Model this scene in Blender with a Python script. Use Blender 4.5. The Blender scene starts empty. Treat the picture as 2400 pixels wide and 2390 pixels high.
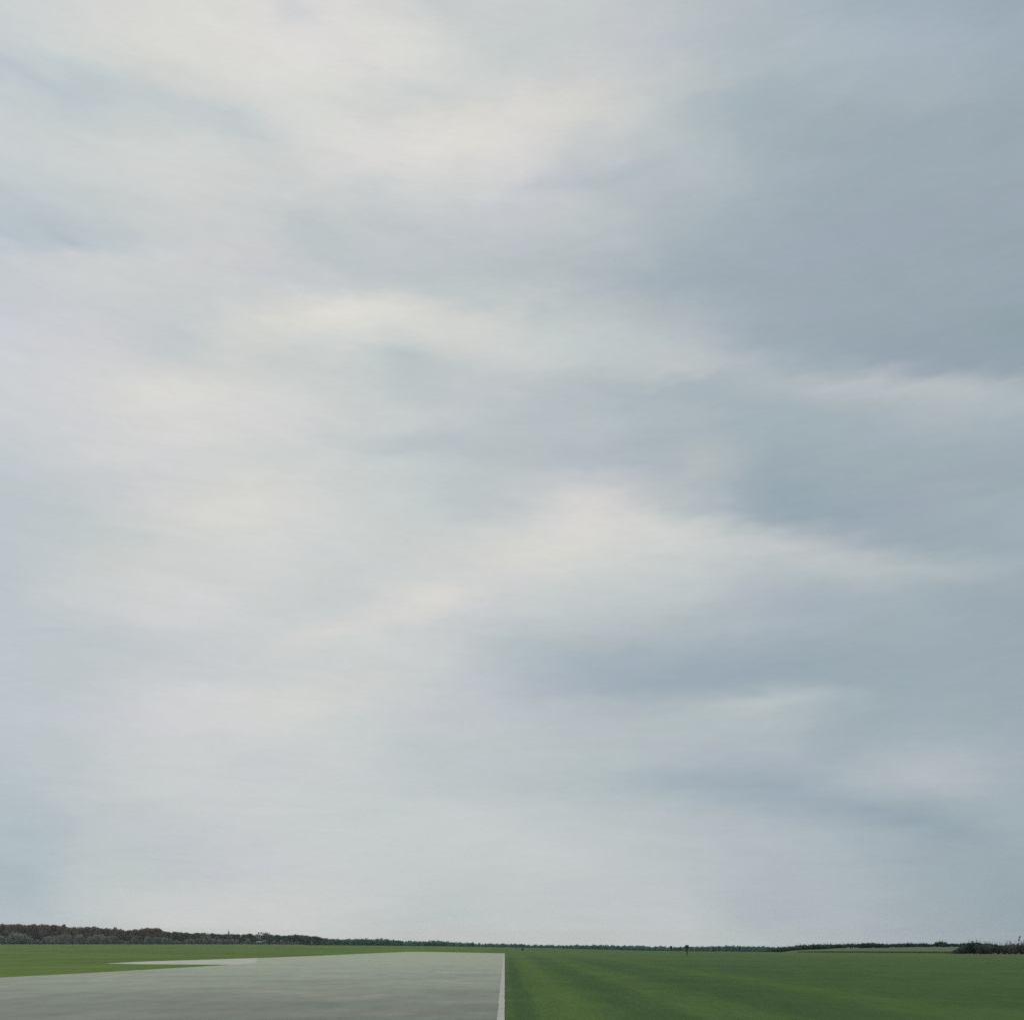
# Overcast sky over a mown airfield: runway end, grass, a brown wood, far trees and scrub.
import bpy, math, random
import numpy as np

random.seed(7)
rng = np.random.default_rng(7)
R = math.radians
scene = bpy.context.scene
col = scene.collection

# ------------------------------------------------------------------ camera geometry
# sizes read off the photograph (2400 x 2390): focal length, level of the eye, eye height
F, CX, YH, EYE = 2355.0, 1200.0, 2207.0, 2.0

def G(px, py, z=0.0):
    """point of the plain at height z seen at that place of the photograph"""
    Y = (EYE - z) * F / (py - YH)
    return ((px - CX) / F * Y, Y)

cam = bpy.data.cameras.new('camera')
cam.sensor_fit = 'HORIZONTAL'
cam.sensor_width = 36.0
cam.lens = 36.0 * F / 2400.0
cam.shift_y = (YH - 1195.0) / 2400.0
cam.clip_start, cam.clip_end = 0.1, 20000
cam_o = bpy.data.objects.new('camera', cam)
cam_o.location = (0, 0, EYE)
cam_o.rotation_euler = (R(90), 0, 0)
col.objects.link(cam_o)
scene.camera = cam_o

# ------------------------------------------------------------------ helpers
def s2l(c):
    c = np.asarray(c, float) / 255.0
    return np.where(c <= 0.04045, c / 12.92, ((c + 0.055) / 1.055) ** 2.4)

def tag(o, label=None, cat=None, group=None, kind=None):
    for k, v in (('label', label), ('category', cat), ('group', group), ('kind', kind)):
        if v:
            o[k] = v
    return o

def link(name, data, parent=None, loc=None, rz=0.0):
    o = bpy.data.objects.new(name, data)
    col.objects.link(o)
    if loc is not None:
        o.location = loc
    o.rotation_euler = (0, 0, rz)
    if parent is not None:
        o.parent = parent
    return o

def mesh_np(name, verts, faces, mats, mat_idx=None, smooth=False):
    me = bpy.data.meshes.new(name)
    me.from_pydata([tuple(v) for v in verts], [], [tuple(int(i) for i in f) for f in faces])
    for m in mats:
        me.materials.append(m)
    if mat_idx is not None:
        me.polygons.foreach_set('material_index', np.asarray(mat_idx, dtype=np.int32))
    if smooth:
        me.polygons.foreach_set('use_smooth', np.ones(len(faces), dtype=bool))
    me.update()
    return me

class NT:
    """small wrapper that makes node graphs readable"""
    def __init__(self, tree):
        self.t = tree
        tree.nodes.clear()
    def n(self, typ, **kw):
        nd = self.t.nodes.new(typ)
        ins = kw.pop('ins', {})
        for k, v in kw.items():
            setattr(nd, k, v)
        for k, v in ins.items():
            if isinstance(v, bpy.types.NodeSocket):
                self.t.links.new(v, nd.inputs[k])
            else:
                nd.inputs[k].default_value = v
        return nd
    def link(self, a, b):
        self.t.links.new(a, b)
    def math(self, op, a, b=0.0, c=0.0, clamp=False):
        nd = self.n('ShaderNodeMath', operation=op, use_clamp=clamp)
        for i, v in enumerate((a, b, c)):
            if isinstance(v, bpy.types.NodeSocket):
                self.link(v, nd.inputs[i])
            else:
                nd.inputs[i].default_value = v
        return nd.outputs[0]
    def mix(self, fac, a, b, blend='MIX'):
        nd = self.n('ShaderNodeMix', data_type='RGBA', blend_type=blend)
        for i, v in ((0, fac), (6, a), (7, b)):
            if isinstance(v, bpy.types.NodeSocket):
                self.link(v, nd.inputs[i])
            else:
                nd.inputs[i].default_value = v if i == 0 else (*v, 1.0)[:4]
        return nd.outputs[2]
    def ramp(self, fac, stops, interp='LINEAR'):
        nd = self.n('ShaderNodeValToRGB')
        cr = nd.color_ramp
        cr.interpolation = interp
        while len(cr.elements) < len(stops):
            cr.elements.new(0.5)
        for e, (p, c) in zip(cr.elements, stops):
            e.position = p
        for e, (p, c) in zip(cr.elements, stops):
            e.color = (*c, 1.0)[:4]
        if isinstance(fac, bpy.types.NodeSocket):
            self.link(fac, nd.inputs[0])
        return nd.outputs[0]
    def noise(self, vec, scale, detail=3.0, rough=0.55, dist=0.0):
        nd = self.n('ShaderNodeTexNoise', ins={'Scale': scale, 'Detail': detail, 'Roughness': rough, 'Distortion': dist})
        if vec is not None:
            self.link(vec, nd.inputs['Vector'])
        return nd
    def mapping(self, vec, scale=(1, 1, 1), rot=(0, 0, 0), loc=(0, 0, 0)):
        nd = self.n('ShaderNodeMapping')
        self.link(vec, nd.inputs['Vector'])
        nd.inputs['Scale'].default_value = scale
        nd.inputs['Rotation'].default_value = rot
        nd.inputs['Location'].default_value = loc
        return nd.outputs[0]
    def maprange(self, v, a, b, c=0.0, d=1.0, kind='LINEAR'):
        nd = self.n('ShaderNodeMapRange', interpolation_type=kind)
        self.link(v, nd.inputs[0])
        for i, x in enumerate((a, b, c, d)):
            nd.inputs[i + 1].default_value = x
        return nd.outputs[0]

def new_mat(name):
    m = bpy.data.materials.new(name)
    m.use_nodes = True
    return m, NT(m.node_tree)

def finish(nt, color, rough=0.9, spec=0.2, bump=None, bump_dist=0.02, bump_strength=0.5):
    p = nt.n('ShaderNodeBsdfPrincipled')
    if isinstance(color, bpy.types.NodeSocket):
        nt.link(color, p.inputs['Base Color'])
    else:
        p.inputs['Base Color'].default_value = (*color, 1)
    if isinstance(rough, bpy.types.NodeSocket):
        nt.link(rough, p.inputs['Roughness'])
    else:
        p.inputs['Roughness'].default_value = rough
    p.inputs['Specular IOR Level'].default_value = spec
    if bump is not None:
        b = nt.n('ShaderNodeBump', ins={'Strength': bump_strength, 'Distance': bump_dist})
        nt.link(bump, b.inputs['Height'])
        nt.link(b.outputs[0], p.inputs['Normal'])
    o = nt.n('ShaderNodeOutputMaterial')
    nt.link(p.outputs[0], o.inputs[0])
    return p

# ------------------------------------------------------------------ sky: Nishita behind an overcast of soft cloud banks
SUN_AZ, SUN_EL = -62.0, 50.0        # the bright part of the overcast
# Brightness of the cloud deck by direction: rows by height, columns by bearing.
ROWS = [0, 100, 180, 250, 330, 400, 470, 540, 600, 660, 720, 790, 850, 900, 960, 1050, 1120, 1200, 1270, 1330,
        1400, 1450, 1520, 1580, 1640, 1700, 1780, 1840, 1900, 1960, 2050, 2130, 2195]
CLOUD = [
 [206,212,214,214,214,204,204,200,192,184,176,172,168],
 [204,208,214,216,216,214,202,200,192,184,182,178,170],
 [196,198,206,216,216,214,206,200,194,182,178,176,168],
 [202,200,204,210,214,206,206,203,192,176,174,168,165],
 [205,206,208,208,214,213,207,200,190,174,168,166,163],
 [203,205,210,207,211,211,207,193,190,178,168,166,163],
 [195,200,203,203,206,204,204,195,184,176,168,166,162],
 [195,195,202,202,198,196,196,192,180,170,165,162,160],
 [202,202,202,202,198,196,193,190,174,168,164,162,160],
 [200,203,203,203,200,194,190,184,172,165,163,162,158],
 [202,203,203,206,214,207,196,190,180,168,163,160,156],
 [206,205,203,206,212,204,203,198,186,172,162,158,152],
 [206,207,206,203,204,197,203,198,190,180,172,162,156],
 [207,208,212,209,205,198,200,192,184,183,184,183,180],
 [206,208,213,212,205,203,195,192,182,176,178,183,178],
 [200,206,210,208,206,199,192,187,176,172,172,172,170],
 [198,202,206,208,206,200,193,190,182,170,170,168,166],
 [196,200,206,211,208,204,199,205,190,168,168,172,174],
 [196,198,204,210,206,204,206,206,200,188,176,168,170],
 [194,200,206,209,205,204,207,205,200,190,184,178,170],
 [196,203,209,206,204,208,203,200,196,184,178,174,164],
 [196,202,207,205,204,204,200,195,186,180,176,172,164],
 [196,197,200,203,206,204,192,185,179,172,168,166,162],
 [195,196,201,204,205,200,191,180,174,169,167,167,164],
 [196,198,206,208,206,200,192,184,178,182,170,168,165],
 [195,198,206,206,204,198,194,188,186,182,170,170,168],
 [192,196,204,203,203,196,194,190,184,177,175,180,174],
 [190,196,203,203,201,197,192,188,176,172,178,182,172],
 [188,194,200,203,202,201,198,192,188,176,166,168,172],
 [186,192,196,200,202,201,200,196,190,184,176,166,168],
 [184,194,195,200,201,199,199,197,192,184,180,168,160],
 [188,197,204,206,203,196,197,196,194,182,180,170,158],
 [190,198,205,207,205,200,200,200,200,192,185,176,168],
]
# single wisps and cloud banks on top: (x, y, half-width, half-height, tilt deg, brightness, warmth)
WISPS = [
 (690, 20, 26, 38, -40, -8, -3), (950, 228, 130, 22, -3, -7, -2), (1060, 155, 90, 18, 4, -5, -2),
 (1150, 330, 150, 40, 8, 6, 2), (1290, 225, 190, 38, -10, 7, 4), (500, 260, 120, 40, 18, -4, -3),
 (560, 300, 60, 30, 20, -3, -2), (860, 440, 60, 30, 0, -4, -2), (720, 560, 60, 22, 30, -5, -2),
 (100, 545, 150, 24, 2, -4, -2), (560, 575, 110, 26, 6, 4, 3), (850, 715, 140, 34, -10, 2, 2),
 (680, 760, 120, 24, -12, 4, 3), (400, 790, 70, 26, 12, -5, -2), (950, 832, 50, 20, -4, -8, -1),
 (1060, 790, 140, 40, -5, 3, 2), (1100, 905, 170, 22, -3, -4, 0), (1590, 860, 70, 22, -8, 8, 4),
 (960, 1052, 120, 18, 2, -7, 0), (1080, 1165, 110, 18, 6, -4, -1), (1640, 1085, 62, 36, -6, 13, 5),
 (1700, 1000, 120, 30, 4, 2, 0), (1400, 1150, 140, 26, 0, 4, 3), (1290, 1290, 110, 34, -8, 4, 3),
 (1480, 1210, 170, 50, 6, 3, 2), (1740, 1130, 170, 16, 3, -3, -1), (1960, 1205, 150, 22, 6, -3, -1),
 (1900, 1280, 170, 30, 8, 6, 2), (2200, 1330, 170, 20, 3, 4, 1), (1000, 1390, 70, 22, 8, 5, 5),
 (850, 1455, 150, 18, -14, 4, 1), (1900, 1420, 140, 22, 3, -4, -1), (2300, 1410, 120, 30, 0, -4, -1),
 (1330, 1545, 140, 34, 4, -2, -1), (1600, 1590, 180, 26, 0, -3, -1), (1830, 1555, 240, 28, -3, -4, -1),
 (660, 1640, 90, 26, -4, 4, 4), (1820, 1652, 160, 14, -3, 5, 1), (2080, 1520, 200, 12, -2, 3, 0),
 (1770, 1755, 16, 8, 0, 8, 3), (1700, 1840, 150, 26, 2, -5, -3), (2170, 1815, 150, 44, 2, 3, 1),
 (2020, 1890, 140, 18, 16, -5, -2), (2180, 1945, 110, 24, 14, -3, -1), (900, 1600, 90, 20, -10, 3, 2),
 (380, 1250, 90, 24, 0, -3, -3), (190, 1480, 140, 20, 4, -4, -2), (350, 1290, 120, 40, -20, 2, 3),
 (560, 1200, 130, 50, -20, 3, 3), (420, 900, 160, 50, -12, 2, 3), (1450, 935, 240, 26, -6, -4, -1),
 (1210, 2195, 500, 14, 0, 4, 2), (60, 2080, 60, 40, 0, -5, -3), (100, 1950, 60, 30, 10, -4, -2),
 (2050, 835, 170, 22, 6, -4, -1), (2060, 900, 180, 20, 4, 3, 2), (1990, 480, 140, 20, -6, -4, -1),
 (2120, 230, 160, 20, -2, 5, 1), (1840, 130, 120, 24, -12, 3, 0), (1770, 210, 90, 18, -20, -4, -2),
 (1500, 420, 90, 20, -28, -2, -1), (2150, 60, 260, 90, 0, 1, -6), (120, 190, 170, 50, 8, 1, -3), (150, 500, 220, 60, 4, 1, -2), (620, 110, 420, 110, 6, 2, 2), (1310, 290, 130, 18, -10, 3, 2), (1240, 430, 80, 20, -25, -5, -2),
]
# cloud banks with one crisp edge: (x, y, half-width, depth above the edge line, depth below, tilt deg, arch, brightness, warmth)
BANKS = [
 (1400, 1172, 190, 22, 90, 2, 42, 3, 0), (850, 722, 230, 20, 55, -6, 26, 3, 1), (1000, 318, 140, 10, 26, -14, 0, 3, 1),
 (2120, 880, 270, 12, 44, 4, 0, 5, 1), (1880, 1262, 330, 12, 44, 9, 0, 5, 1), (1830, 1645, 190, 8, 34, -2, 6, 5, 1),
 (300, 592, 250, 16, 44, 2, 8, 3, 1), (830, 1452, 150, 10, 30, -13, 0, 4, 2), (1100, 70, 150, 26, 26, 34, 0, -4, -1),
 (1300, 430, 220, 22, 14, -8, 0, -4, -1), (960, 1052, 150, 30, 9, 2, -8, -4, -1), (1700, 1128, 260, 34, 10, 4, 0, -4, -1),
 (1990, 1205, 200, 40, 10, 7, 0, -4, -1), (1500, 1598, 330, 50, 12, -1, 0, -3, -1), (2120, 832, 260, 44, 12, 3, 0, -3, 0),
 (2140, 1930, 190, 34, 11, 14, 0, -4, -1), (160, 205, 220, 40, 14, 12, 0, -3, -2), (240, 560, 240, 36, 10, 3, 0, -3, -2),
 (1500, 905, 260, 30, 12, -3, 10, -3, 0), (640, 275, 180, 30, 12, 22, 0, 3, 1), (1180, 1300, 170, 40, 12, -5, -10, 3, 3),
 (620, 1010, 240, 22, 12, -10, 0, 3, 1), (430, 1180, 200, 30, 40, -18, 0, 2, 2), (2180, 1790, 160, 14, 50, 4, 8, 1, 0),
 (1290, 700, 200, 12, 40, -2, 18, 4, 2), (500, 470, 130, 16, 30, -4, 12, 3, 2), (700, 640, 200, 26, 10, 4, 0, -3, -1),
]
CX_COLS = np.arange(0, 2401, 200.0)
GR = np.array(CLOUD, float)

def cubic_w(t):
    return (-0.5*t + t*t - 0.5*t**3, 1 - 2.5*t*t + 1.5*t**3, 0.5*t + 2*t*t - 1.5*t**3, -0.5*t*t + 0.5*t**3)

def interp1(xs, ys, x):
    """Catmull-Rom through uneven samples (ys may be 2-D: rows of samples)"""
    x = min(max(x, xs[0]), xs[-1])
    i = int(min(max(np.searchsorted(xs, x) - 1, 0), len(xs) - 2))
    t = (x - xs[i]) / (xs[i+1] - xs[i])
    w = cubic_w(t)
    idx = [max(i-1, 0), i, i+1, min(i+2, len(xs)-1)]
    return sum(w[k] * ys[idx[k]] for k in range(4))

# tone -> colour of the overcast (brighter cloud is warmer)
TONE = np.array([140, 152, 167, 180, 190, 200, 208, 216, 224], float)
TR = np.array([-18, -16, -14, -11, -9, -5, -2, 0, 2], float)
TB = np.array([10, 10, 9, 7, 3, 1, -1, -3, -4], float)

def sky_rgb(px, py):
    g = float(interp1(CX_COLS, interp1(np.array(ROWS, float), GR, py), px))
    warm = 0.0
    for (x, y, a, b, rot, dv, dw) in WISPS:
        c, s = math.cos(R(rot)), math.sin(R(rot))
        dx, dy = px - x, py - y
        u, v = (dx*c + dy*s) / a, (-dx*s + dy*c) / b
        e = math.exp(-0.5 * (u*u + v*v))
        g += dv * e
        warm += dw * e
    for (x, y, a, bt, bb, rot, arch, dv, dw) in BANKS:
        c, s = math.cos(R(rot)), math.sin(R(rot))
        dx, dy = px - x, py - y
        u = (dx*c + dy*s) / a
        v = -dx*s + dy*c - arch * u * u
        v = v / (bt if v < 0 else bb)
        e = math.exp(-0.5 * (u*u + v*v))
        g += dv * e
        warm += dw * e
    g += 2.5
    if g < 176:
        g = 176 - (176 - g) * 0.62
    if px < 260:
        warm -= 4.0 * (1 - max(px, 0) / 260.0)
    r = g + np.interp(g, TONE, TR) + warm * 0.45
    b = g + np.interp(g, TONE, TB) - warm * 0.6
    return s2l((r, g, b))

AZ_HALF, EL_TOP, NROW, NCOL = 29.0, 43.6, 62, 32
table = []
for j in range(NROW):
    el = R(EL_TOP * j / (NROW - 1))
    row = []
    for i in range(NCOL):
        az = R(-AZ_HALF + 2 * AZ_HALF * i / (NCOL - 1))
        px = CX + F * math.tan(az)
        py = YH - F * math.tan(el) / math.cos(az)
        row.append(sky_rgb(px, max(py, 0.0)))
    table.append(row)

world = bpy.data.worlds.new('World')
scene.world = world
world.use_nodes = True
w = NT(world.node_tree)
gen = w.n('ShaderNodeTexCoord').outputs['Generated']
# ragged edges: bend the direction a little with stretched noise
wn = w.noise(w.mapping(gen, (7, 7, 26)), 1.0, 4.0, 0.55)
off = w.n('ShaderNodeVectorMath', operation='SUBTRACT', ins={0: wn.outputs['Color'], 1: (0.5, 0.5, 0.5)})
offs = w.n('ShaderNodeVectorMath', operation='MULTIPLY', ins={0: off.outputs[0], 1: (0.055, 0.055, 0.022)})
wn2 = w.noise(w.mapping(gen, (18, 18, 44), loc=(5, 2, 1)), 1.0, 4.0, 0.6)
off2 = w.n('ShaderNodeVectorMath', operation='SUBTRACT', ins={0: wn2.outputs['Color'], 1: (0.5, 0.5, 0.5)})
offs2 = w.n('ShaderNodeVectorMath', operation='MULTIPLY', ins={0: off2.outputs[0], 1: (0.040, 0.040, 0.016)})
bent0 = w.n('ShaderNodeVectorMath', operation='ADD', ins={0: gen, 1: offs.outputs[0]})
bent = w.n('ShaderNodeVectorMath', operation='ADD', ins={0: bent0.outputs[0], 1: offs2.outputs[0]})
sep = w.n('ShaderNodeSeparateXYZ', ins={0: bent.outputs[0]})
nrm = w.n('ShaderNodeVectorMath', operation='NORMALIZE', ins={0: bent.outputs[0]})
sepn = w.n('ShaderNodeSeparateXYZ', ins={0: nrm.outputs[0]})
azn = w.math('ARCTAN2', sep.outputs[0], sep.outputs[1])
eln = w.math('ARCSINE', sepn.outputs[2])
azu = w.math('DIVIDE', w.math('PINGPONG', w.math('ADD', azn, R(AZ_HALF) + 4 * R(AZ_HALF) * 4), 2 * R(AZ_HALF)), 2 * R(AZ_HALF))
elu = w.math('MULTIPLY', eln, (NROW - 1) / R(EL_TOP))
cur = None
for j in range(NROW):
    if j in (21, 42):   # evaluate the rows in three batches (keeps the shader small)
        sx = w.n('ShaderNodeSeparateXYZ', ins={0: cur})
        azu = w.math('MULTIPLY_ADD', sx.outputs[0], 1e-8, azu)
    c = w.ramp(azu, [(i / (NCOL - 1), tuple(table[j][i])) for i in range(NCOL)], 'CARDINAL')
    if cur is None:
        cur = c
    else:
        f = w.math('SUBTRACT', elu, float(j - 1), clamp=True)
        cur = w.mix(f, cur, c)
high = w.maprange(eln, R(EL_TOP), R(70), kind='SMOOTHSTEP')
cur = w.mix(high, cur, tuple(s2l((196, 201, 205))))
# fine streaks in the cloud
st1 = w.noise(w.mapping(gen, (9, 9, 52)), 1.0, 5.0, 0.6, 0.8).outputs['Fac']
st2 = w.noise(w.mapping(gen, (26, 26, 110), rot=(0, R(5), 0)), 1.0, 4.0, 0.65, 0.6).outputs['Fac']
st3 = w.noise(w.mapping(gen, (120, 120, 700), rot=(0, R(-3), 0)), 1.0, 3.0, 0.7).outputs['Fac']
gain = None
for st, amp in ((st1, 0.10), (st2, 0.085), (st3, 0.075)):
    k = w.math('MULTIPLY', w.math('SUBTRACT', st, 0.5), amp)
    gain = k if gain is None else w.math('ADD', gain, k)
gain = w.math('ADD', gain, 1.0)
STRENGTH = 0.1
# greenish and lilac tints drifting through the grey
hue = w.noise(w.mapping(gen, (5, 5, 13), loc=(3.1, 0.4, 7.7)), 1.0, 4.0, 0.62).outputs['Fac']
tint = w.ramp(hue, [(0.30, (0.962, 1.0, 0.990)), (0.46, (0.985, 1.0, 0.992)), (0.56, (1.0, 0.998, 1.008)), (0.72, (1.012, 0.990, 1.035))])
cur = w.mix(1.0, cur, tint, 'MULTIPLY')
cl = w.n('ShaderNodeVectorMath', operation='SCALE', ins={0: cur})
w.link(w.math('MULTIPLY', gain, 1.0 / STRENGTH), cl.inputs['Scale'])
sky = w.n('ShaderNodeTexSky', sky_type='NISHITA')
sky.sun_disc = False
sky.sun_elevation = R(SUN_EL)
sky.sun_rotation = R(SUN_AZ)
both = w.mix(0.96, sky.outputs[0], cl.outputs[0])
bg = w.n('ShaderNodeBackground', ins={'Color': both, 'Strength': STRENGTH})
wo = w.n('ShaderNodeOutputWorld')
w.link(bg.outputs[0], wo.inputs[0])

sun = bpy.data.lights.new('sun', 'SUN')
sun.energy = 0.7
sun.angle = R(14)
sun.color = (1.0, 0.96, 0.9)
so = bpy.data.objects.new('sun', sun)
so.rotation_euler = (R(90 - SUN_EL), 0, R(-SUN_AZ) + math.pi)
so.location = (0, 0, 60)
col.objects.link(so)

# ------------------------------------------------------------------ the lie of the land
BASE = [(-600, 2211.5), (0, 2212), (300, 2213), (600, 2214), (800, 2214.3), (900, 2215), (1000, 2216.2), (1200, 2219), (1300, 2221),
        (1400, 2224), (1500, 2226.5), (1600, 2228), (1700, 2229), (1800, 2230), (1900, 2230.5), (2000, 2231), (2100, 2232),
        (2200, 2232.5), (2300, 2234), (2400, 2235), (3000, 2237)]
TOP = [(-600, 2158), (0, 2162), (60, 2164), (100, 2164), (140, 2166), (165, 2170), (190, 2170), (220, 2168), (235, 2173), (270, 2173),
       (300, 2176), (330, 2175), (350, 2173), (372, 2174), (385, 2180), (420, 2182), (440, 2183), (480, 2184), (510, 2187), (560, 2187), (600, 2186),
       (615, 2183), (640, 2189), (665, 2190), (690, 2188), (720, 2191), (760, 2196), (800, 2199), (860, 2198), (900, 2198), (950, 2203),
       (1020, 2202), (1050, 2205), (1100, 2207), (1150, 2209), (1200, 2210), (1300, 2212.5), (1380, 2212), (1500, 2214), (1600, 2217),
       (1700, 2214), (1800, 2216), (1850, 2216.5), (1900, 2216), (2000, 2216), (3000, 2216)]
BX, BY = zip(*BASE)
TX, TY = zip(*TOP)

def crest(px):
    return EYE * F / (np.interp(px, BX, BY) - YH)

def far_y(px):
    return np.interp(px, [-600, 0, 700, 900, 1200, 1900, 3000], [960, 950, 930, 960, 1080, 1000, 960])

def tree_h(px):
    return np.interp(px, [760, 900, 1100, 3000], [9.5, 9.0, 8.0, 8.0])

def far_z(px):
    top = EYE + (YH - np.interp(px, TX, TY)) / F * far_y(px)
    return np.minimum(top - tree_h(px), 0.0) * np.clip((px - 620) / 160.0, 0, 1)

def ground_z(x, y):
    """height of the land: a flat airfield that falls away beyond its crest"""
    x, y = np.asarray(x, float), np.asarray(y, float)
    rad = np.hypot(x, y)
    az = np.clip(np.arctan2(x, y), R(-42), R(42))
    Y = rad * np.cos(az)
    px = CX + F * np.tan(az)
    dc, df, zf = crest(px), far_y(px), far_z(px)
    t = np.clip((Y - dc) / (df + 30 - dc), 0, 1)
    z = zf * t
    s = np.clip((Y - df - 30 - 300 * np.clip((900 - px) / 250, 0, 1)) / 350.0, 0, 1)
    lowz = np.minimum(EYE - 0.0050 * Y, zf)
    return z * (1 - s) + lowz * s

angs = np.concatenate([np.radians(np.linspace(-44, 44, 133)), np.radians(np.linspace(52, 308, 33))])
rads = np.concatenate([[0.0], np.geomspace(8, 180, 14), np.linspace(200, 1200, 72), np.geomspace(1300, 2200, 8)])
V, FA = [], []
V.append((0, 0, 0))
na = len(angs)
for r in rads[1:]:
    xs, ys = r * np.sin(angs), r * np.cos(angs)
    V += list(zip(xs, ys, ground_z(xs, ys)))
for i in range(na):
    FA.append((0, 1 + (i + 1) % na, 1 + i))
for k in range(len(rads) - 2):
    a, b = 1 + k * na, 1 + (k + 1) * na
    for i in range(na):
        j = (i + 1) % na
        FA.append((a + i, a + j, b + j, b + i))

# ---- grass
def grass_colour(nt):
    geo = nt.n('ShaderNodeNewGeometry').outputs['Position']
    sp = nt.n('ShaderNodeSeparateXYZ', ins={0: geo})
    X, Y = sp.outputs[0], sp.outputs[1]
    big = nt.noise(nt.mapping(geo, (1, 1, 0)), 0.045, 4.0, 0.6).outputs['Fac']
    mid = nt.noise(nt.mapping(geo, (1, 0.45, 0)), 0.5, 5.0, 0.62).outputs['Fac']
    fine = nt.noise(nt.mapping(geo, (9, 0.9, 0)), 1.0, 5.0, 0.7).outputs['Fac']
    grain = nt.noise(nt.mapping(geo, (2.2, 0.16, 0)), 1.0, 5.0, 0.7).outputs['Fac']
    # mowing stripes run along the runway; they wander a little
    wob = nt.math('MULTIPLY', nt.math('SUBTRACT', nt.noise(nt.mapping(geo, (1, 0.3, 0)), 0.10, 2.0).outputs['Fac'], 0.5), 1.1)
    xr = nt.math('ADD', nt.math('ADD', X, nt.math('MULTIPLY', Y, 0.0072)), wob)
    xq = nt.math('DIVIDE', xr, 16.0)
    D, L = (0.0, 0.0, 0.0), (1.0, 1.0, 1.0)
    M = (0.45, 0.45, 0.45)
    stripe = nt.ramp(xq, [(0.0, (.6,.6,.6)), (0.012, (.45,.45,.45)), (0.030, (.05,.05,.05)), (0.05, (.1,.1,.1)), (0.068, (.72,.72,.72)), (0.14, (1,1,1)), (0.19, (.55,.55,.55)),
                          (0.24, (.15,.15,.15)), (0.30, (.2,.2,.2)), (0.36, (.75,.75,.75)), (0.44, (.6,.6,.6)), (0.52, (.12,.12,.12)),
                          (0.66, (.25,.25,.25)), (0.80, (.7,.7,.7)), (0.95, (.35,.35,.35))], 'EASE')
    right = nt.mix(stripe, (0.046, 0.098, 0.029), (0.082, 0.144, 0.031))
    # the strip beyond the runway end and on its far side is lusher and yellower
    lush = nt.math('MAXIMUM', nt.maprange(xr, -1.0, -6.0, kind='SMOOTHSTEP'), 0.0)
    left = nt.mix(nt.maprange(big, 0.35, 0.65), (0.086, 0.148, 0.035), (0.120, 0.186, 0.036))
    base = nt.mix(lush, right, left)
    far = nt.maprange(Y, 60.0, 190.0, kind='SMOOTHSTEP')
    base = nt.mix(nt.math('MULTIPLY', far, nt.math('MULTIPLY', nt.math('SUBTRACT', 1.0, lush), 0.75)), base, (0.096, 0.155, 0.050))
    v = nt.math('ADD', nt.math('MULTIPLY', nt.math('SUBTRACT', mid, 0.5), 0.55), nt.math('MULTIPLY', nt.math('SUBTRACT', fine, 0.5), 0.95))
    v = nt.math('ADD', v, nt.math('MULTIPLY', nt.math('SUBTRACT', grain, 0.5), 0.45))
    v = nt.math('ADD', v, nt.math('MULTIPLY', nt.math('SUBTRACT', big, 0.5), 0.6))
    v = nt.math('ADD', v, 1.0)
    out = nt.n('ShaderNodeVectorMath', operation='SCALE', ins={0: base})
    nt.link(v, out.inputs['Scale'])
    return out.outputs[0], fine

m_grass, nt = new_mat('mown_grass')
gc, gf = grass_colour(nt)
finish(nt, gc, 0.95, 0.1, gf, 0.05, 0.6)
gm = mesh_np('ground', V, FA, [m_grass], smooth=True)
tag(link('ground', gm), 'mown green airfield grass reaching to the trees', 'grass field', kind='structure')

# ---- runway, taxiway, edge line
def poly_sheet(name, pts, z, mat, jitter=0.0, step=1.5, hold=()):
    """flat sheet with finely divided, slightly ragged edges; edges listed in hold stay straight"""
    out = []
    n = len(pts)
    for i in range(n):
        a, b = np.array(pts[i], float), np.array(pts[(i + 1) % n], float)
        L = np.linalg.norm(b - a)
        k = max(1, int(L / step)) if i not in hold else 1
        for s in range(k):
            p = a + (b - a) * s / k
            if s and jitter:
                p = p + rng.normal(0, jitter, 2)
            out.append((p[0], p[1], z))
    me = bpy.data.meshes.new(name)
    me.from_pydata(out, [], [tuple(range(len(out)))])
    if me.polygons[0].normal.z < 0:
        me.flip_normals()
    me.materials.append(mat)
    me.update()
    return me

m_run, nt = new_mat('worn_concrete')
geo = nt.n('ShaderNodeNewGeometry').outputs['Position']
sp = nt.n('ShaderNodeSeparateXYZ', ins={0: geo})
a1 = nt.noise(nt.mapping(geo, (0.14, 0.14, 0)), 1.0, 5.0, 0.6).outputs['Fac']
a2 = nt.noise(nt.mapping(geo, (0.85, 0.30, 0), loc=(3, 9, 0)), 1.0, 6.0, 0.65).outputs['Fac']
a3 = nt.noise(nt.mapping(geo, (5, 0.8, 0)), 1.0, 5.0, 0.7).outputs['Fac']
# grazing sky sheen painted into the concrete: paler with distance, broken by mottled stains
far_sheen = nt.math('ADD', nt.math('LOGARITHM', sp.outputs[1], 10.0), nt.math('MULTIPLY', nt.math('SUBTRACT', a1, 0.5), 0.75))
base = nt.ramp(nt.maprange(far_sheen, 1.30, 2.20), [(0.06, (0.130, 0.151, 0.112)), (0.24, (0.182, 0.204, 0.154)), (0.42, (0.248, 0.272, 0.208)), (0.8, (0.330, 0.370, 0.262))])
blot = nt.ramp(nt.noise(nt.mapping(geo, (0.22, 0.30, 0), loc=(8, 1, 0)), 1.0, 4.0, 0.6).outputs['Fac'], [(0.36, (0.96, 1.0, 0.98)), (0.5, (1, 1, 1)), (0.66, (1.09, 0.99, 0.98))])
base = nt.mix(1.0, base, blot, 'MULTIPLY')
v = nt.math('ADD', nt.math('MULTIPLY', nt.math('SUBTRACT', a2, 0.5), 0.75), nt.math('MULTIPLY', nt.math('SUBTRACT', a3, 0.5), 0.50))
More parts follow.
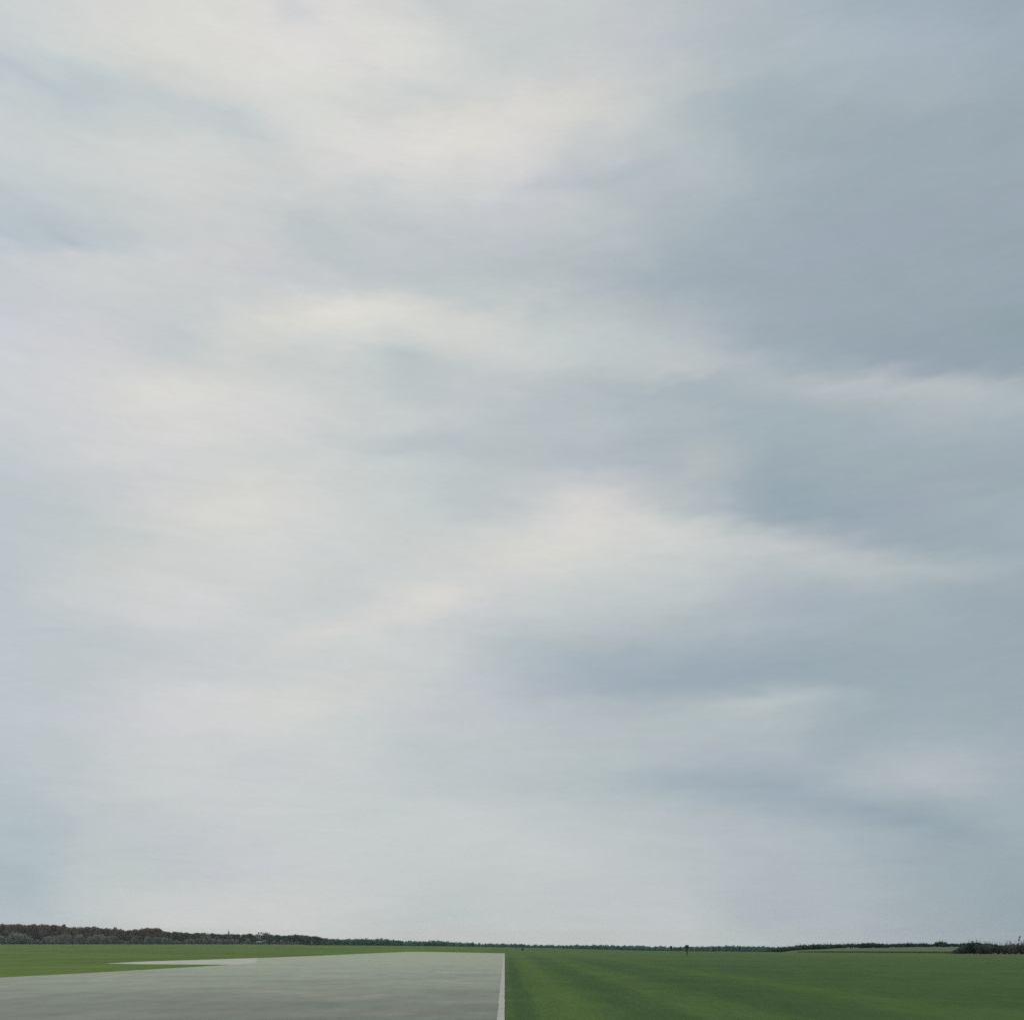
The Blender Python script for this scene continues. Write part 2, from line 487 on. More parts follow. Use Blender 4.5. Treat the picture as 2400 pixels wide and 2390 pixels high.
sc = nt.n('ShaderNodeVectorMath', operation='SCALE', ins={0: base})
nt.link(nt.math('ADD', v, 1.0), sc.inputs['Scale'])
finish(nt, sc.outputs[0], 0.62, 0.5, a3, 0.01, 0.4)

m_taxi, nt = new_mat('pale_concrete')
geo = nt.n('ShaderNodeNewGeometry').outputs['Position']
a1 = nt.noise(nt.mapping(geo, (0.3, 0.5, 0)), 1.0, 5.0, 0.6).outputs['Fac']
finish(nt, nt.ramp(a1, [(0.3, (0.40, 0.42, 0.34)), (0.7, (0.49, 0.49, 0.41))]), 0.62, 0.5)

m_line, nt = new_mat('worn_white_paint')
geo = nt.n('ShaderNodeNewGeometry').outputs['Position']
a1 = nt.noise(nt.mapping(geo, (2, 1.2, 0)), 1.0, 5.0, 0.65).outputs['Fac']
finish(nt, nt.ramp(a1, [(0.3, (0.36, 0.37, 0.32)), (0.7, (0.48, 0.48, 0.42))]), 0.6, 0.4)

SL = -17.0 / F
far_r = G(1183, 2233.2)
pts = [(SL * -60, -60), (SL * far_r[1], far_r[1]), G(1100, 2231.6), G(1000, 2229.8), G(960, 2229.6), G(900, 2232), G(800, 2236.5), G(600, 2244.8),
       G(470, 2251.5), G(540, 2260.2), G(400, 2268.5), G(200, 2280), G(0, 2290.5), (-33, 25), (-36, -60)]
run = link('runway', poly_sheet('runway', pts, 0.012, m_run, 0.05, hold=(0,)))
tag(run, 'grey worn concrete runway', 'runway', kind='structure')
pts = [G(605, 2244.3), G(460, 2249.0), G(400, 2250.6), G(320, 2253.4), G(247, 2257.4), G(330, 2259.2), G(460, 2259.9), G(560, 2260.1), G(600, 2255)]
tx = link('taxiway', poly_sheet('taxiway', pts, 0.016, m_taxi, 0.05))
tag(tx, 'pale strip of concrete branching off the runway', 'taxiway', kind='structure')
lw = 0.2
pts = [(SL * -60 - lw, -60), (SL * far_r[1] - lw, far_r[1] - 0.4), (SL * far_r[1] - 0.005, far_r[1] - 0.4), (SL * -60 - 0.005, -60)]
ln = link('edge_marking', poly_sheet('edge_marking', pts, 0.017, m_line, 0.007, 0.9))
tag(ln, 'worn white line along the runway edge', 'road marking', kind='structure')

# ------------------------------------------------------------------ foliage
def leaf_mat(name, stops, trans=0.45):
    m, nt = new_mat(name)
    rnd = nt.n('ShaderNodeNewGeometry').outputs['Random Per Island']
    orn = nt.n('ShaderNodeObjectInfo').outputs['Random']
    c = nt.ramp(rnd, stops)
    sc = nt.n('ShaderNodeVectorMath', operation='SCALE', ins={0: c})
    nt.link(nt.maprange(orn, 0, 1, 0.78, 1.22), sc.inputs['Scale'])
    d = nt.n('ShaderNodeBsdfDiffuse', ins={'Color': sc.outputs[0], 'Roughness': 0.3})
    t = nt.n('ShaderNodeBsdfTranslucent', ins={'Color': sc.outputs[0]})
    mx = nt.n('ShaderNodeMixShader', ins={0: trans, 1: d.outputs[0], 2: t.outputs[0]})
    nt.link(mx.outputs[0], nt.n('ShaderNodeOutputMaterial').inputs[0])
    return m

M_BROWN = leaf_mat('brown_twigs', [(0, (.145, .095, .075)), (.45, (.300, .200, .155)), (.8, (.205, .185, .140)), (1, (.37, .27, .21))])
M_BROWNGREEN = leaf_mat('brown_green_twigs', [(0, (.075, .095, .075)), (.5, (.165, .155, .120)), (1, (.120, .215, .155))])
M_DARKGREEN = leaf_mat('dark_leaves', [(0, (.028, .075, .056)), (.5, (.055, .130, .095)), (1, (.09, .17, .11))])
M_TEAL = leaf_mat('far_leaves', [(0, (.020, .140, .105)), (.5, (.042, .205, .150)), (.85, (.090, .245, .165)), (1, (.27, .37, .29))])
M_GREYBUSH = leaf_mat('grey_scrub', [(0, (.19, .215, .180)), (.5, (.29, .315, .265)), (1, (.40, .40, .34))])
M_THICKET = leaf_mat('dark_thicket', [(0, (.080, .105, .095)), (.5, (.150, .165, .150)), (.8, (.205, .175, .165)), (1, (.090, .210, .165))])
M_HEDGE = leaf_mat('hedge_leaves', [(0, (.038, .115, .070)), (.6, (.075, .175, .105)), (1, (.14, .23, .13))])
M_OLIVE = leaf_mat('olive_leaves', [(0, (.09, .13, .02)), (1, (.15, .19, .035))])
M_ROUGH = leaf_mat('rough_grass_blades', [(0, (.075, .15, .02)), (1, (.16, .21, .02))])
m_bark, nt = new_mat('grey_brown_bark')
tc = nt.n('ShaderNodeTexCoord').outputs['Object']
bn = nt.noise(nt.mapping(tc, (3, 3, 0.6)), 1.0, 4.0).outputs['Fac']
finish(nt, nt.ramp(bn, [(0.3, (.035, .030, .026)), (0.7, (.10, .092, .080))]), 0.95, 0.1)
M_BARK = m_bark

def clumps(lobes, n, size, g, stretch=1.0, shell=0.55):
    """n small leaf-clump faces spread through a set of ellipsoids; unit-size coordinates"""
    vol = np.array([l[3] * l[4] * l[5] for l in lobes]) ** 0.75
    pick = g.choice(len(lobes), n, p=vol / vol.sum())
    L = np.array(lobes)[pick]
    d = g.normal(size=(n, 3))
    d /= np.linalg.norm(d, axis=1)[:, None]
    rr = shell + (1.06 - shell) * g.random(n) ** 0.6
    p = L[:, :3] + d * L[:, 3:6] * rr[:, None]
    a = g.normal(size=(n, 3)); a /= np.linalg.norm(a, axis=1)[:, None]
    b = np.cross(a, g.normal(size=(n, 3))); b /= np.linalg.norm(b, axis=1)[:, None]
    s = size * (0.5 + g.random(n))[:, None]
    a, b = a * s * stretch, b * s
    V = np.stack([p - a - b * .6, p + a * .8 - b, p + a + b * .7, p - a * .7 + b], 1).reshape(-1, 3)
    Fc = np.arange(4 * n).reshape(-1, 4)
    return V, Fc

def tube(p0, p1, r0, r1, k=6):
    p0, p1 = np.array(p0, float), np.array(p1, float)
    d = p1 - p0
    d /= np.linalg.norm(d)
    u = np.cross(d, (0.3, 0.9, 0.1)); u /= np.linalg.norm(u)
    v = np.cross(d, u)
    V = []
    for p, r in ((p0, r0), (p1, r1)):
        for i in range(k):
            t = 2 * math.pi * i / k
            V.append(p + (u * math.cos(t) + v * math.sin(t)) * r)
    Fc = [(i, (i + 1) % k, k + (i + 1) % k, k + i) for i in range(k)] + [tuple(range(2 * k - 1, k - 1, -1))]
    return V, Fc

def join(parts):
    V, Fc, o = [], [], 0
    for v, f in parts:
        V += list(v)
        Fc += [tuple(int(i) + o for i in q) for q in f]
        o += len(v)
    return V, Fc

def trunk_geo(g, h0, hw, fork, n_limb, r):
    """tapered trunk with limbs that reach into the crown; unit height"""
    lean = g.normal(0, 0.02, 2)
    mid = (lean[0], lean[1], fork)
    parts = [tube((0, 0, -0.02), mid, r, r * .7), tube(mid, (lean[0] * 2, lean[1] * 2, 0.9), r * .7, r * .15)]
    for i in range(n_limb):
        t = 2 * math.pi * (i + g.random() * .6) / n_limb
        z0 = fork + (0.15 * g.random())
        e = (math.cos(t) * hw * (0.6 + .35 * g.random()), math.sin(t) * hw * (0.6 + .35 * g.random()), z0 + 0.2 + 0.28 * g.random())
        parts.append(tube((lean[0], lean[1], z0), e, r * .45, r * .12, 5))
    return join(parts)

def tree_variant(seed, kind):
    """(trunk mesh, crown mesh) of unit height, crown half width about hw"""
    g = np.random.default_rng(seed)
    if kind == 'brown' or kind == 'browngreen':
        hw = 0.30
        lobes = []
        for i in range(9):
            t = g.random() * 6.28
            rad = hw * (0.15 + 0.55 * g.random())
            z = 0.42 + 0.42 * g.random()
            lobes.append((math.cos(t) * rad, math.sin(t) * rad, z, hw * (.34 + .2 * g.random()), hw * (.34 + .2 * g.random()), 0.10 + .07 * g.random()))
        lobes.append((0, 0, 0.86, hw * .5, hw * .5, 0.12))
        cv, cf = clumps(lobes, 1100, 0.018, g, 1.7, 0.35)
        tv, tf = trunk_geo(g, 0, hw, 0.34, 6, 0.020)
        mat = M_BROWN if kind == 'brown' else M_BROWNGREEN
    elif kind == 'dome':
        hw = 0.55
        lobes = [(0, 0, .52, hw * .85, hw * .85, .44)]
        for i in range(7):
            t = 6.28 * (i + g.random() * .5) / 7
            lobes.append((math.cos(t) * hw * .5, math.sin(t) * hw * .5, .42 + .2 * g.random(), hw * .45, hw * .45, .26))
        cv, cf = clumps(lobes, 1000, 0.030, g, 1.2, 0.6)
        tv, tf = trunk_geo(g, 0, hw, 0.25, 5, 0.03)
        mat = M_BROWNGREEN
    elif kind == 'conifer':
        lobes = []
        for i in range(9):
            z = 0.16 + 0.8 * i / 8
            rr = 0.20 * (1 - i / 8.6) + 0.012
            lobes.append((g.normal(0, .008), g.normal(0, .008), z, rr, rr, 0.07))
        cv, cf = clumps(lobes, 700, 0.016, g, 1.3, 0.4)
        tv, tf = trunk_geo(g, 0, .12, 0.2, 5, 0.018)
        mat = M_DARKGREEN
    else:  # far leafy tree
        hw = 0.62
        lobes = []
        for i in range(8):
            t = g.random() * 6.28
            rad = hw * (0.2 + 0.5 * g.random())
            lobes.append((math.cos(t) * rad, math.sin(t) * rad, 0.34 + 0.34 * g.random(), hw * (.36 + .2 * g.random()), hw * (.36 + .2 * g.random()), 0.20 + .08 * g.random()))
        lobes.append((0, 0, 0.74, hw * .42, hw * .42, 0.24))
        cv, cf = clumps(lobes, 420, 0.050, g, 1.4, 0.5)
        tv, tf = trunk_geo(g, 0, hw, 0.2, 4, 0.03)
        mat = M_TEAL
    return mesh_np('trunk', tv, tf, [M_BARK]), mesh_np('crown', cv, cf, [mat])

def shrub_variant(seed, mat, n=500, size=0.05, hw=0.6, twigs=6, spiky=0.0):
    """one mesh: leafy mound with a few stems; unit height"""
    g = np.random.default_rng(seed)
    lobes = [(0, 0, .40, hw * .75, hw * .75, .38)]
    for i in range(7):
        t = 6.28 * (i + g.random()) / 7
        lobes.append((math.cos(t) * hw * .55, math.sin(t) * hw * .55, .28 + .34 * g.random(), hw * .42, hw * .42, .24 + .08 * g.random()))
    cv, cf = clumps(lobes, n, size, g, 1.4, 0.5)
    cv[:, 2] = np.maximum(cv[:, 2], -0.04)
    parts = [(cv, cf)]
    idx = [0] * len(cf)
    for i in range(twigs):
        t = g.random() * 6.28
        e = (math.cos(t) * hw * g.random(), math.sin(t) * hw * g.random(), (.75 + .35 * g.random()) * (1 + spiky))
        tv, tf = tube((e[0] * .3, e[1] * .3, 0), e, .022, .008, 4)
        parts.append((tv, tf))
        idx += [1] * len(tf)
    v, f = join(parts)
    return mesh_np('shrub', v, f, [mat, M_BARK], idx)

def mesh_copy(me, mat):
    c = me.copy()
    c.materials[0] = mat
    return c
M_TAIL = leaf_mat('dark_green_twigs', [(0, (.045, .085, .066)), (.5, (.095, .155, .115)), (1, (.11, .22, .15))])
BROWN = [tree_variant(10 + i, 'brown') for i in range(5)]
BROWNG = [tree_variant(30 + i, 'browngreen') for i in range(4)]
DOME = [tree_variant(50 + i, 'dome') for i in range(2)]
CONIF = [tree_variant(60 + i, 'conifer') for i in range(1)]
FARL = [tree_variant(70 + i, 'far') for i in range(6)]

def place_tree(name, variants, px, Y, top_py, label, cat, group=None, wide=1.0, hmin=None):
    x = (px - CX) / F * Y
    z0 = float(ground_z(x, Y))
    h = EYE + (YH - top_py) / F * Y - z0
    if hmin:
        h = max(h, hmin)
    tm, cm = random.choice(variants)
    root = link(name, None, loc=(x, Y, z0 - 0.02), rz=random.random() * 6.28)
    tag(root, label, cat, group)
    root.scale = (h * wide, h * wide, h)
    link('trunk', tm, root)
    link('crown', cm, root)
    return root

def top_at(px):
    return float(np.interp(px, TX, TY))

# ---- the brown wood: single trees by stretch
BROWNG2 = [(t, mesh_copy(c, M_TAIL)) for t, c in BROWNG]
STRETCH = [
    (-260, 105, BROWN, 'tall dark brown tree at the highest end of the wood, behind the grey scrub', 'tall brown trees at the highest end of the wood'),
    (105, 232, BROWN, 'bare reddish brown tree in the ragged-topped stretch of the wood', 'reddish brown trees in the ragged stretch of the wood'),
    (232, 330, BROWN + BROWNG[:1], 'olive brown tree in the level stretch of the wood before the flat-topped tree', 'olive brown trees in the level stretch of the wood'),
    (330, 390, BROWN, 'dark brown tree under and around the flat-topped one, where the wood steps down', 'brown trees around the flat-topped tree'),
    (390, 470, BROWN[:2] + BROWNG, 'lower dark brown tree between the flat-topped tree and the first rounded one', 'lower brown trees where the wood steps down'),
    (495, 600, BROWNG, 'dark green-brown tree in the low stretch around the pointed conifer', 'green-brown trees around the conifer'),
    (632, 765, BROWNG2, 'small dark tree at the thin tail of the wood near the pale-roofed shed', 'small dark trees at the tail of the wood'),
]
for (a, b, var, label, group) in STRETCH:
    px = a + 4.0
    while px < b - 3:
        Yf = float(far_y(px))
        t = top_at(px)
        place_tree('woodland_tree', var, px, Yf + random.uniform(-8, 4), t + abs(random.gauss(0.0, 1.6)) - 0.6, label, 'tree', group, wide=random.uniform(.9, 1.25) * (1.0 + max(0, px - 380) / 500))
        if px > -60 or random.random() < .5:
            place_tree('woodland_tree', var, px + random.uniform(5, 12), Yf + random.uniform(12, 24), t + random.uniform(0.5, 4), label, 'tree', group, wide=random.uniform(.95, 1.3) * (1.0 + max(0, px - 380) / 500))
        px += random.uniform(13, 20) * (1.0 if px < 380 else 0.85)

place_tree('woodland_tree', BROWN, 346, 940, 2172, 'broad flat-topped brown tree standing a little above the wood', 'tree', wide=1.5)
place_tree('woodland_tree', BROWN, 368, 936, 2173, 'brown tree with a twiggy crown where the wood begins to step down', 'tree', wide=1.2)
place_tree('woodland_tree', DOME, 481, 935, 2183.5, 'dark rounded tree bulging from the wood before the conifer', 'tree', wide=0.85)
place_tree('conifer', CONIF, 536, 930, 2178.5, 'lone pointed dark conifer rising above the wood', 'conifer', wide=1.1)
place_tree('woodland_tree', DOME, 617, 938, 2182.5, 'broad dark rounded tree behind the pale-roofed shed', 'tree', wide=1.5)
place_tree('woodland_tree', DOME, 693, 938, 2187.5, 'small dark rounded tree bulging from the tail of the wood', 'tree', wide=1.0)
place_tree('bare_tree', BROWN, 149, 944, 2163.5, 'thin twig-topped tree poking just above the brown wood', 'tree', wide=0.5)
place_tree('bare_tree', BROWN, 269, 944, 2169.5, 'slender spike-topped tree rising above the level stretch of wood', 'tree', wide=0.4)

# ---- scrub at the foot of the wood
GREYS = [shrub_variant(100 + i, M_GREYBUSH, 700, 0.055, 0.75) for i in range(4)]
DGS = [shrub_variant(120 + i, M_DARKGREEN, 420, 0.05, 0.7) for i in range(2)]

def place_shrub(name, meshes, px, Y, h, label, cat='shrub', group=None, wide=1.0, z=None, rz=None):
    x = (px - CX) / F * Y
    z0 = float(ground_z(x, Y)) if z is None else z
    o = link(name, random.choice(meshes), loc=(x, Y, z0 - 0.02 * h), rz=random.random() * 6.28 if rz is None else rz)
    o.scale = (h * wide, h * wide, h)
    return tag(o, label, cat, group)

GREYS2 = [shrub_variant(110 + i, M_BROWNGREEN, 700, 0.055, 0.75) for i in range(3)]
px = -240.0
while px < 792:
    Yf = float(far_y(px)) - random.uniform(11, 17)
    hh = np.interp(px, [0, 380, 700], [12.0, 8.2, 3.6]) * random.uniform(.4, 1.15)
    place_shrub('shrub', GREYS, px, Yf, float(hh), 'pale grey-green scrub bush along the foot of the brown wood', group='scrub bushes at the foot of the wood', wide=random.uniform(.35, .6))
    hb = np.interp(px, [0, 380, 700], [15.0, 10.0, 5.2]) * random.uniform(.8, 1.1)
    place_shrub('understorey_shrub', GREYS2, px + random.uniform(-4, 4), Yf + random.uniform(28, 44), float(hb), 'dim olive-brown bush filling the wood between the trunks', group='bushes between the trunks of the wood', wide=random.uniform(.6, .8))
    px += random.uniform(6, 10)
px = 590.0
while px < 800:
    Yf = float(far_y(px))
    for dy in (2.0, 50.0):
        place_shrub('understorey_shrub', GREYS2, px + random.uniform(-3, 3), Yf + dy, random.uniform(3.2, 4.2), 'low dim bush under the small trees at the tail of the wood', group='bushes under the tail of the wood', wide=random.uniform(.9, 1.2))
    px += random.uniform(7, 10)
place_shrub('shrub', DGS, 52, 915, 5.0, 'dark green bush standing out of the grey scrub at the tall end of the wood', wide=1.1)

# ---- far tree line across the middle
SPANS = [
    (762, 960, 'dark teal-green tree in the far line between the wood and the runway end', 'far trees between the wood and the runway end'),
    (960, 1195, 'small teal-green tree in the far line straight behind the runway end', 'far trees behind the runway end'),
    (1195, 1545, 'tiny teal-green tree in the far line behind the lone olive tuft', 'far trees behind the olive tuft'),
    (1545, 1930, 'tiny bluish green tree in the far line behind and past the marker posts', 'far trees behind the marker posts'),
]
for (a, b, label, group) in SPANS:
    px = a + 3.0
    while px < b:
        Yf = float(far_y(px))
        place_tree('far_tree', FARL, px, Yf + random.uniform(-25, 25), top_at(px) + abs(random.gauss(0, 1.2)) - 0.6, label, 'tree', group, wide=random.uniform(.85, 1.2))
        px += random.uniform(10, 17)
SPAN_ALL = 'low teal-green tree in the second row of the far line'
px = 640.0
while px < 1960:
    Yf = float(far_y(px)) + 50
    place_tree('far_tree', FARL, px, Yf, top_at(px) + random.uniform(0.6, 2.2), SPAN_ALL, 'tree', 'far trees in the second row', wide=1.6)
    px += random.uniform(12, 17)

# ---- low bank with hedge, past the posts
def bank_top(px):
    return np.interp(px, [1790, 1850, 1900, 1980, 2030, 2100, 2200, 2300, 2500, 2900], [-0.9, 0.1, 0.45, 0.85, 1.0, 1.05, 1.15, 1.2, 1.2, 1.1])

BK0, BK1 = 192.0, 262.0
V, FA = [], []
pxs = np.arange(1790, 2901, 15.0)
ss = np.linspace(0, 1, 10)
for p in pxs:
    y0 = float(min(crest(p) + 1.0, 235.0))
    for s in ss:
        Y = y0 + (BK1 - y0) * s
        x = (p - CX) / F * Y
        e = s * s * (3 - 2 * s)
        V.append((x, Y, -0.12 + (bank_top(p) - 0.35 + 0.12) * e + 0.05 * math.sin(p * .07 + s * 9) * s))
    for (dy, dz) in ((14, -0.4), (40, -3.5)):
        Y = BK1 + dy
        V.append(((p - CX) / F * Y, Y, float(bank_top(p)) - 0.35 + dz))
nc = len(ss) + 2
for i in range(len(pxs) - 1):
    for j in range(nc - 1):
        a = i * nc + j
        FA.append((a, a + nc, a + nc + 1, a + 1))
m_bank, nt = new_mat('dry_meadow')
geo = nt.n('ShaderNodeNewGeometry').outputs['Position']
b1 = nt.noise(nt.mapping(geo, (.12, .3, 1.0)), 1.0, 5.0, 0.6).outputs['Fac']
b2 = nt.noise(geo, 4.0, 4.0, 0.6).outputs['Fac']
c = nt.ramp(b1, [(.3, (.070, .125, .065)), (.55, (.125, .165, .100)), (.75, (.165, .178, .118))])
sc = nt.n('ShaderNodeVectorMath', operation='SCALE', ins={0: c})
nt.link(nt.maprange(b2, 0.2, 0.8, 0.75, 1.25), sc.inputs['Scale'])
finish(nt, sc.outputs[0], 0.95, 0.1, b2, 0.05, 0.6)
bk = link('hill', mesh_np('hill', V, FA, [m_bank], smooth=True))
tag(bk, 'low bank of dry pale meadow grass', 'bank', kind='structure')

def bank_z(px, Y):
    y0 = float(min(crest(px) + 1.0, 235.0))
    s = min(max((Y - y0) / (BK1 - y0), 0), 1)
    e = s * s * (3 - 2 * s)
    return -0.12 + (float(bank_top(px)) - 0.35 + 0.12) * e

HEDGES = [shrub_variant(140 + i, M_HEDGE, 500, 0.06, 0.85, 6, 0.1) for i in range(4)]
px = 1800.0
while px < 2330:
    Y = BK1 - random.uniform(0.5, 4)
    h = random.uniform(.9, 1.2) * float(np.interp(px, [1800, 1900, 1990, 2060, 2240], [1.5, 1.4, 1.2, 1.15, 1.0]))
    place_shrub('hedge_shrub', HEDGES, px, Y, h, 'low dark green shrub in the thin hedge along the top of the bank', group='hedge shrubs on top of the bank', wide=random.uniform(1.0, 1.4), z=bank_z(px, Y) - .04)
    px += random.uniform(7, 11)
for px, h, wd in ((2196, 1.6, .45), (2206, 1.85, .4), (2216, 1.65, .4)):
    place_shrub('hedge_shrub', HEDGES, px, BK1 - 3, h, 'tufted dark shrub rising above the hedge on the bank near the thicket', group='tufted shrubs above the hedge', wide=wd, z=bank_z(px, BK1 - 3) - .04)
for px, h, wd in ((2022, 1.45, 1.1), (2038, 1.55, 1.0), (2060, 1.2, 1.3), (2078, 1.05, 1.4)):
    place_shrub('hedge_shrub', [shrub_variant(int(px), M_DARKGREEN, 500, .06, .8)], px, BK1 - 12, h, 'thick dark shrub on the slope of the bank below the hedge', group='dark shrubs on the slope of the bank', wide=wd, z=bank_z(px, BK1 - 12) - .05)

# rough yellow-green grass at the foot of the bank (one mass)
g = np.random.default_rng(5)
N = 9000
pp = g.uniform(1870, 2262, N)
yy = np.array([float(min(crest(p), 235.0)) for p in pp]) + g.uniform(-1.2, 3.2, N)
hx = (pp - CX) / F * yy
hh = g.uniform(.12, .36, N) * np.interp(pp, [1870, 1950, 2200], [.6, .9, 1.1])
an = g.uniform(0, math.pi, N)
wd = g.uniform(.03, .07, N)
lean = g.normal(0, .08, (N, 2))
b = np.stack([hx, yy, np.full(N, -0.1)], 1)
dv = np.stack([np.cos(an) * wd, np.sin(an) * wd, np.zeros(N)], 1)
tp = b + np.stack([lean[:, 0], lean[:, 1], hh + 0.1], 1)
VV = np.stack([b - dv, b + dv, tp], 1).reshape(-1, 3)
rg = link('rough_grass', mesh_np('rough_grass', VV, np.arange(3 * N).reshape(-1, 3), [M_ROUGH]))
tag(rg, 'strip of long yellow-green grass at the foot of the bank', 'grass', kind='stuff')

# ---- thicket beside the bank
THICK = [shrub_variant(160 + i, M_THICKET, 900, 0.045, 0.62, 12, 0.12) for i in range(5)]
def tk(px, top, Y, label, group=None, wide=1.0, meshes=THICK):
    h = EYE + (YH - top) / F * Y
    return place_shrub('thicket_shrub', meshes, px, Y, h, label, 'shrub', group, wide, z=-0.03)
for i, (px, top) in enumerate(((2240, 2221), (2252, 2214), (2262, 2209))):
    tk(px, top, 176 + i, 'low dark shrub where the thicket slopes down to the bank', 'low shrubs at the sloping end of the thicket', 1.0)
tk(2283, 2200.5, 176, 'rounded dark green shrub, the highest dome of the thicket', None, .9, [shrub_variant(181, M_DARKGREEN, 1000, .045, .62, 10, .06)])
px = 2298.0
while px < 2700:
    tk(px, float(np.interp(px, [2298, 2330, 2360, 2400, 2700], [2207, 2208, 2206.5, 2205, 2203])) + random.uniform(-.5, 1.5), 174 + random.uniform(0, 4),
       'dark brown-grey shrub in the dense part of the thicket past the dome', 'shrubs in the dense part of the thicket', random.uniform(.75, 1.0))
    px += random.uniform(11, 17)
def twig_mesh(seed):
    g = np.random.default_rng(seed)
    parts = [tube((0, 0, 0), (.03, 0, .75), .012, .008, 5), tube((.03, 0, .75), (.10, 0.02, 1.0), .008, .004, 5)]
    for i in range(9):
        z = .55 + .42 * g.random()
        t = g.random() * 6.28
        parts.append(tube((.03, 0, z), (.03 + .10 * math.cos(t), .10 * math.sin(t), z + .09), .005, .002, 4))
    tv, tf = join(parts)
    cv, cf = clumps([(.08, 0, .93, .07, .05, .07), (.03, 0, .78, .05, .05, .06)], 60, .014, g, 1.4, .2)
    v, f = join([(tv, tf), (cv, cf)])
    return mesh_np('twig', v, f, [M_BARK, M_THICKET], [0] * len(tf) + [1] * len(cf))
place_shrub('sapling', [twig_mesh(3)], 2387, 175, EYE + (YH - 2192) / F * 175, 'thin bare sapling sticking out of the top of the thicket', 'sapling', wide=.9, z=-.02, rz=0.2)

# ---- lone olive tuft
tp_ = G(1225, 2226)
place_shrub('shrub', [shrub_variant(190, M_OLIVE, 260, .09, .7)], 1225, tp_[1], 0.62, 'lone small olive tuft on the grass beyond the runway corner', wide=.75)

# ---- marker posts
def paint(name, c):
    m, nt = new_mat(name)
    tcx = nt.n('ShaderNodeTexCoord').outputs['Object']
    nz = nt.noise(tcx, 9.0, 4.0).outputs['Fac']
    sc = nt.n('ShaderNodeVectorMath', operation='SCALE', ins={0: (*c,)})
    nt.link(nt.maprange(nz, .2, .8, .75, 1.25), sc.inputs['Scale'])
    finish(nt, sc.outputs[0], .6, .3)
    return m
P_TEAL = paint('dark_teal_paint', (.008, .075, .050))
P_GREEN = paint('dull_green_paint', (.050, .120, .012))
P_BLUE = paint('faded_teal_paint', (.060, .150, .135))

def lathe(prof, k=14):
    V, Fc = [], []
    for (r, z) in prof:
        for i in range(k):
            t = 2 * math.pi * i / k
            V.append((r * math.cos(t), r * math.sin(t), z))
    for j in range(len(prof) - 1):
        for i in range(k):
            Fc.append((j * k + i, j * k + (i + 1) % k, (j + 1) * k + (i + 1) % k, (j + 1) * k + i))
    Fc.append(tuple(range(k - 1, -1, -1)))
    Fc.append(tuple(range((len(prof) - 1) * k, len(prof) * k)))
    return V, Fc

def post(px, base_py, top_py, label, m_head, m_stem, split, rtop, arms):
    x, Y = G(px, base_py)
    h = (base_py - top_py) / F * Y
    root = link('marker_post', None, loc=(x, Y, 0))
    tag(root, label, 'marker post')
    zs = h * split
    v, f = lathe([(rtop * .12, -.05), (rtop * .2, zs * .35), (rtop * .36, zs * .8), (rtop * .42, zs)])
    link('stem', mesh_np('stem', v, f, [m_stem], smooth=False), root)
    v, f = lathe([(rtop * .42, zs), (rtop * .62, zs + (h - zs) * .35), (rtop * .8, zs + (h - zs) * .62), (rtop, zs + (h - zs) * .82), (rtop * .93, h * .97), (rtop * .55, h)])
    parts = [(v, f)]
    if arms:
        parts.append(tube((-rtop * 2.0, 0, h * .86), (-rtop * .7, 0, h * .80), rtop * .12, rtop * .25))
        parts.append(tube((rtop * 2.4, 0, h * .84), (rtop * .7, 0, h * .80), rtop * .10, rtop * .25))
    v, f = join(parts)
    link('head', mesh_np('head', v, f, [m_head]), root)
post(1610, 2241, 2213.5, 'largest flared marker post, dark teal above a dull green foot', P_TEAL, P_GREEN, .46, .27, True)
post(1573, 2227.6, 2215.8, 'smaller dark teal marker post farther off than the largest one', P_TEAL, P_TEAL, .4, .31, False)
post(1557.5, 2226.5, 2219.5, 'faint pale teal marker post, smallest and farthest of the three', P_BLUE, P_BLUE, .4, .2, False)

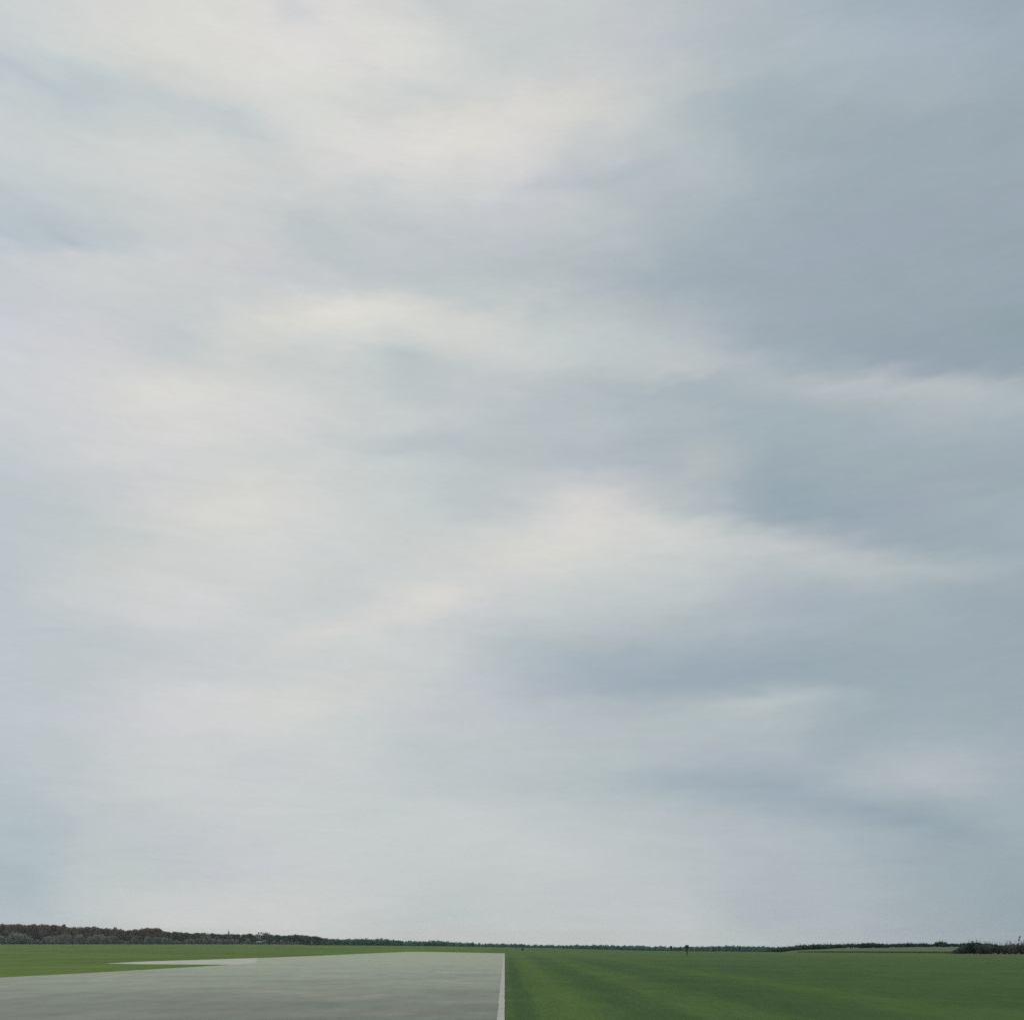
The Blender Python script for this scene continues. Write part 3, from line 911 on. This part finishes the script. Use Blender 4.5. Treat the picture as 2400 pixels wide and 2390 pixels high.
# ---- shed before the wood
W_WALL = paint('dark_boards', (.030, .045, .038))
W_ROOF = paint('pale_sheet_roof', (.36, .40, .38))
xs, Ys = (608 - CX) / F * 905.0, 905.0
sh = link('shed', None, loc=(xs, Ys, float(ground_z(xs, Ys))))
tag(sh, 'small low shed with a pale roof in front of the dark wood', 'shed')
def box(x0, x1, y0, y1, z0, z1):
    V = [(x0, y0, z0), (x1, y0, z0), (x1, y1, z0), (x0, y1, z0), (x0, y0, z1), (x1, y0, z1), (x1, y1, z1), (x0, y1, z1)]
    return V, [(0, 3, 2, 1), (4, 5, 6, 7), (0, 1, 5, 4), (1, 2, 6, 5), (2, 3, 7, 6), (3, 0, 4, 7)]
v, f = box(-1.9, 1.9, -1.8, 1.8, -.2, 2.0)
link('wall', mesh_np('wall', v, f, [W_WALL]), sh)
V = [(-2.4, -2.2, 1.95), (2.4, -2.2, 1.95), (2.4, 2.2, 1.95), (-2.4, 2.2, 1.95), (-2.4, 0, 2.65), (2.4, 0, 2.65), (-2.4, -2.2, 2.07), (2.4, -2.2, 2.07), (2.4, 2.2, 2.07), (-2.4, 2.2, 2.07)]
link('roof', mesh_np('roof', V, [(0, 3, 2, 1), (0, 1, 7, 6), (2, 3, 9, 8), (6, 7, 5, 4), (8, 9, 4, 5), (0, 6, 4, 9, 3), (1, 2, 8, 5, 7)], [W_ROOF]), sh)
v, f = box(-.6, .6, -1.86, -1.803, 0, 1.85)
link('door', mesh_np('door', v, f, [paint('door_boards', (.06, .075, .06))]), sh)

# ------------------------------------------------------------------ haze
hz, nt = new_mat('haze')
pv = nt.n('ShaderNodeVolumePrincipled', ins={'Color': (0.86, 0.93, 0.95, 1), 'Density': 0.00010, 'Anisotropy': 0.0})
o = nt.n('ShaderNodeOutputMaterial')
nt.link(pv.outputs[0], o.inputs['Volume'])
v, f = box(-2300, 2300, -2300, 2300, -16, 24)
hm = link('haze', mesh_np('haze', v, f, [hz]))
tag(hm, 'thin pale haze over the plain', 'haze', kind='stuff')

# ------------------------------------------------------------------ render settings
vs = scene.view_settings
scene.display_settings.display_device = 'sRGB'
vs.view_transform, vs.look, vs.exposure, vs.gamma = 'Standard', 'None', 0.0, 1.0
vs.use_curve_mapping = False
scene.cycles.max_bounces = 5
scene.cycles.diffuse_bounces = 2
scene.cycles.volume_bounces = 0
scene.cycles.use_denoising = False
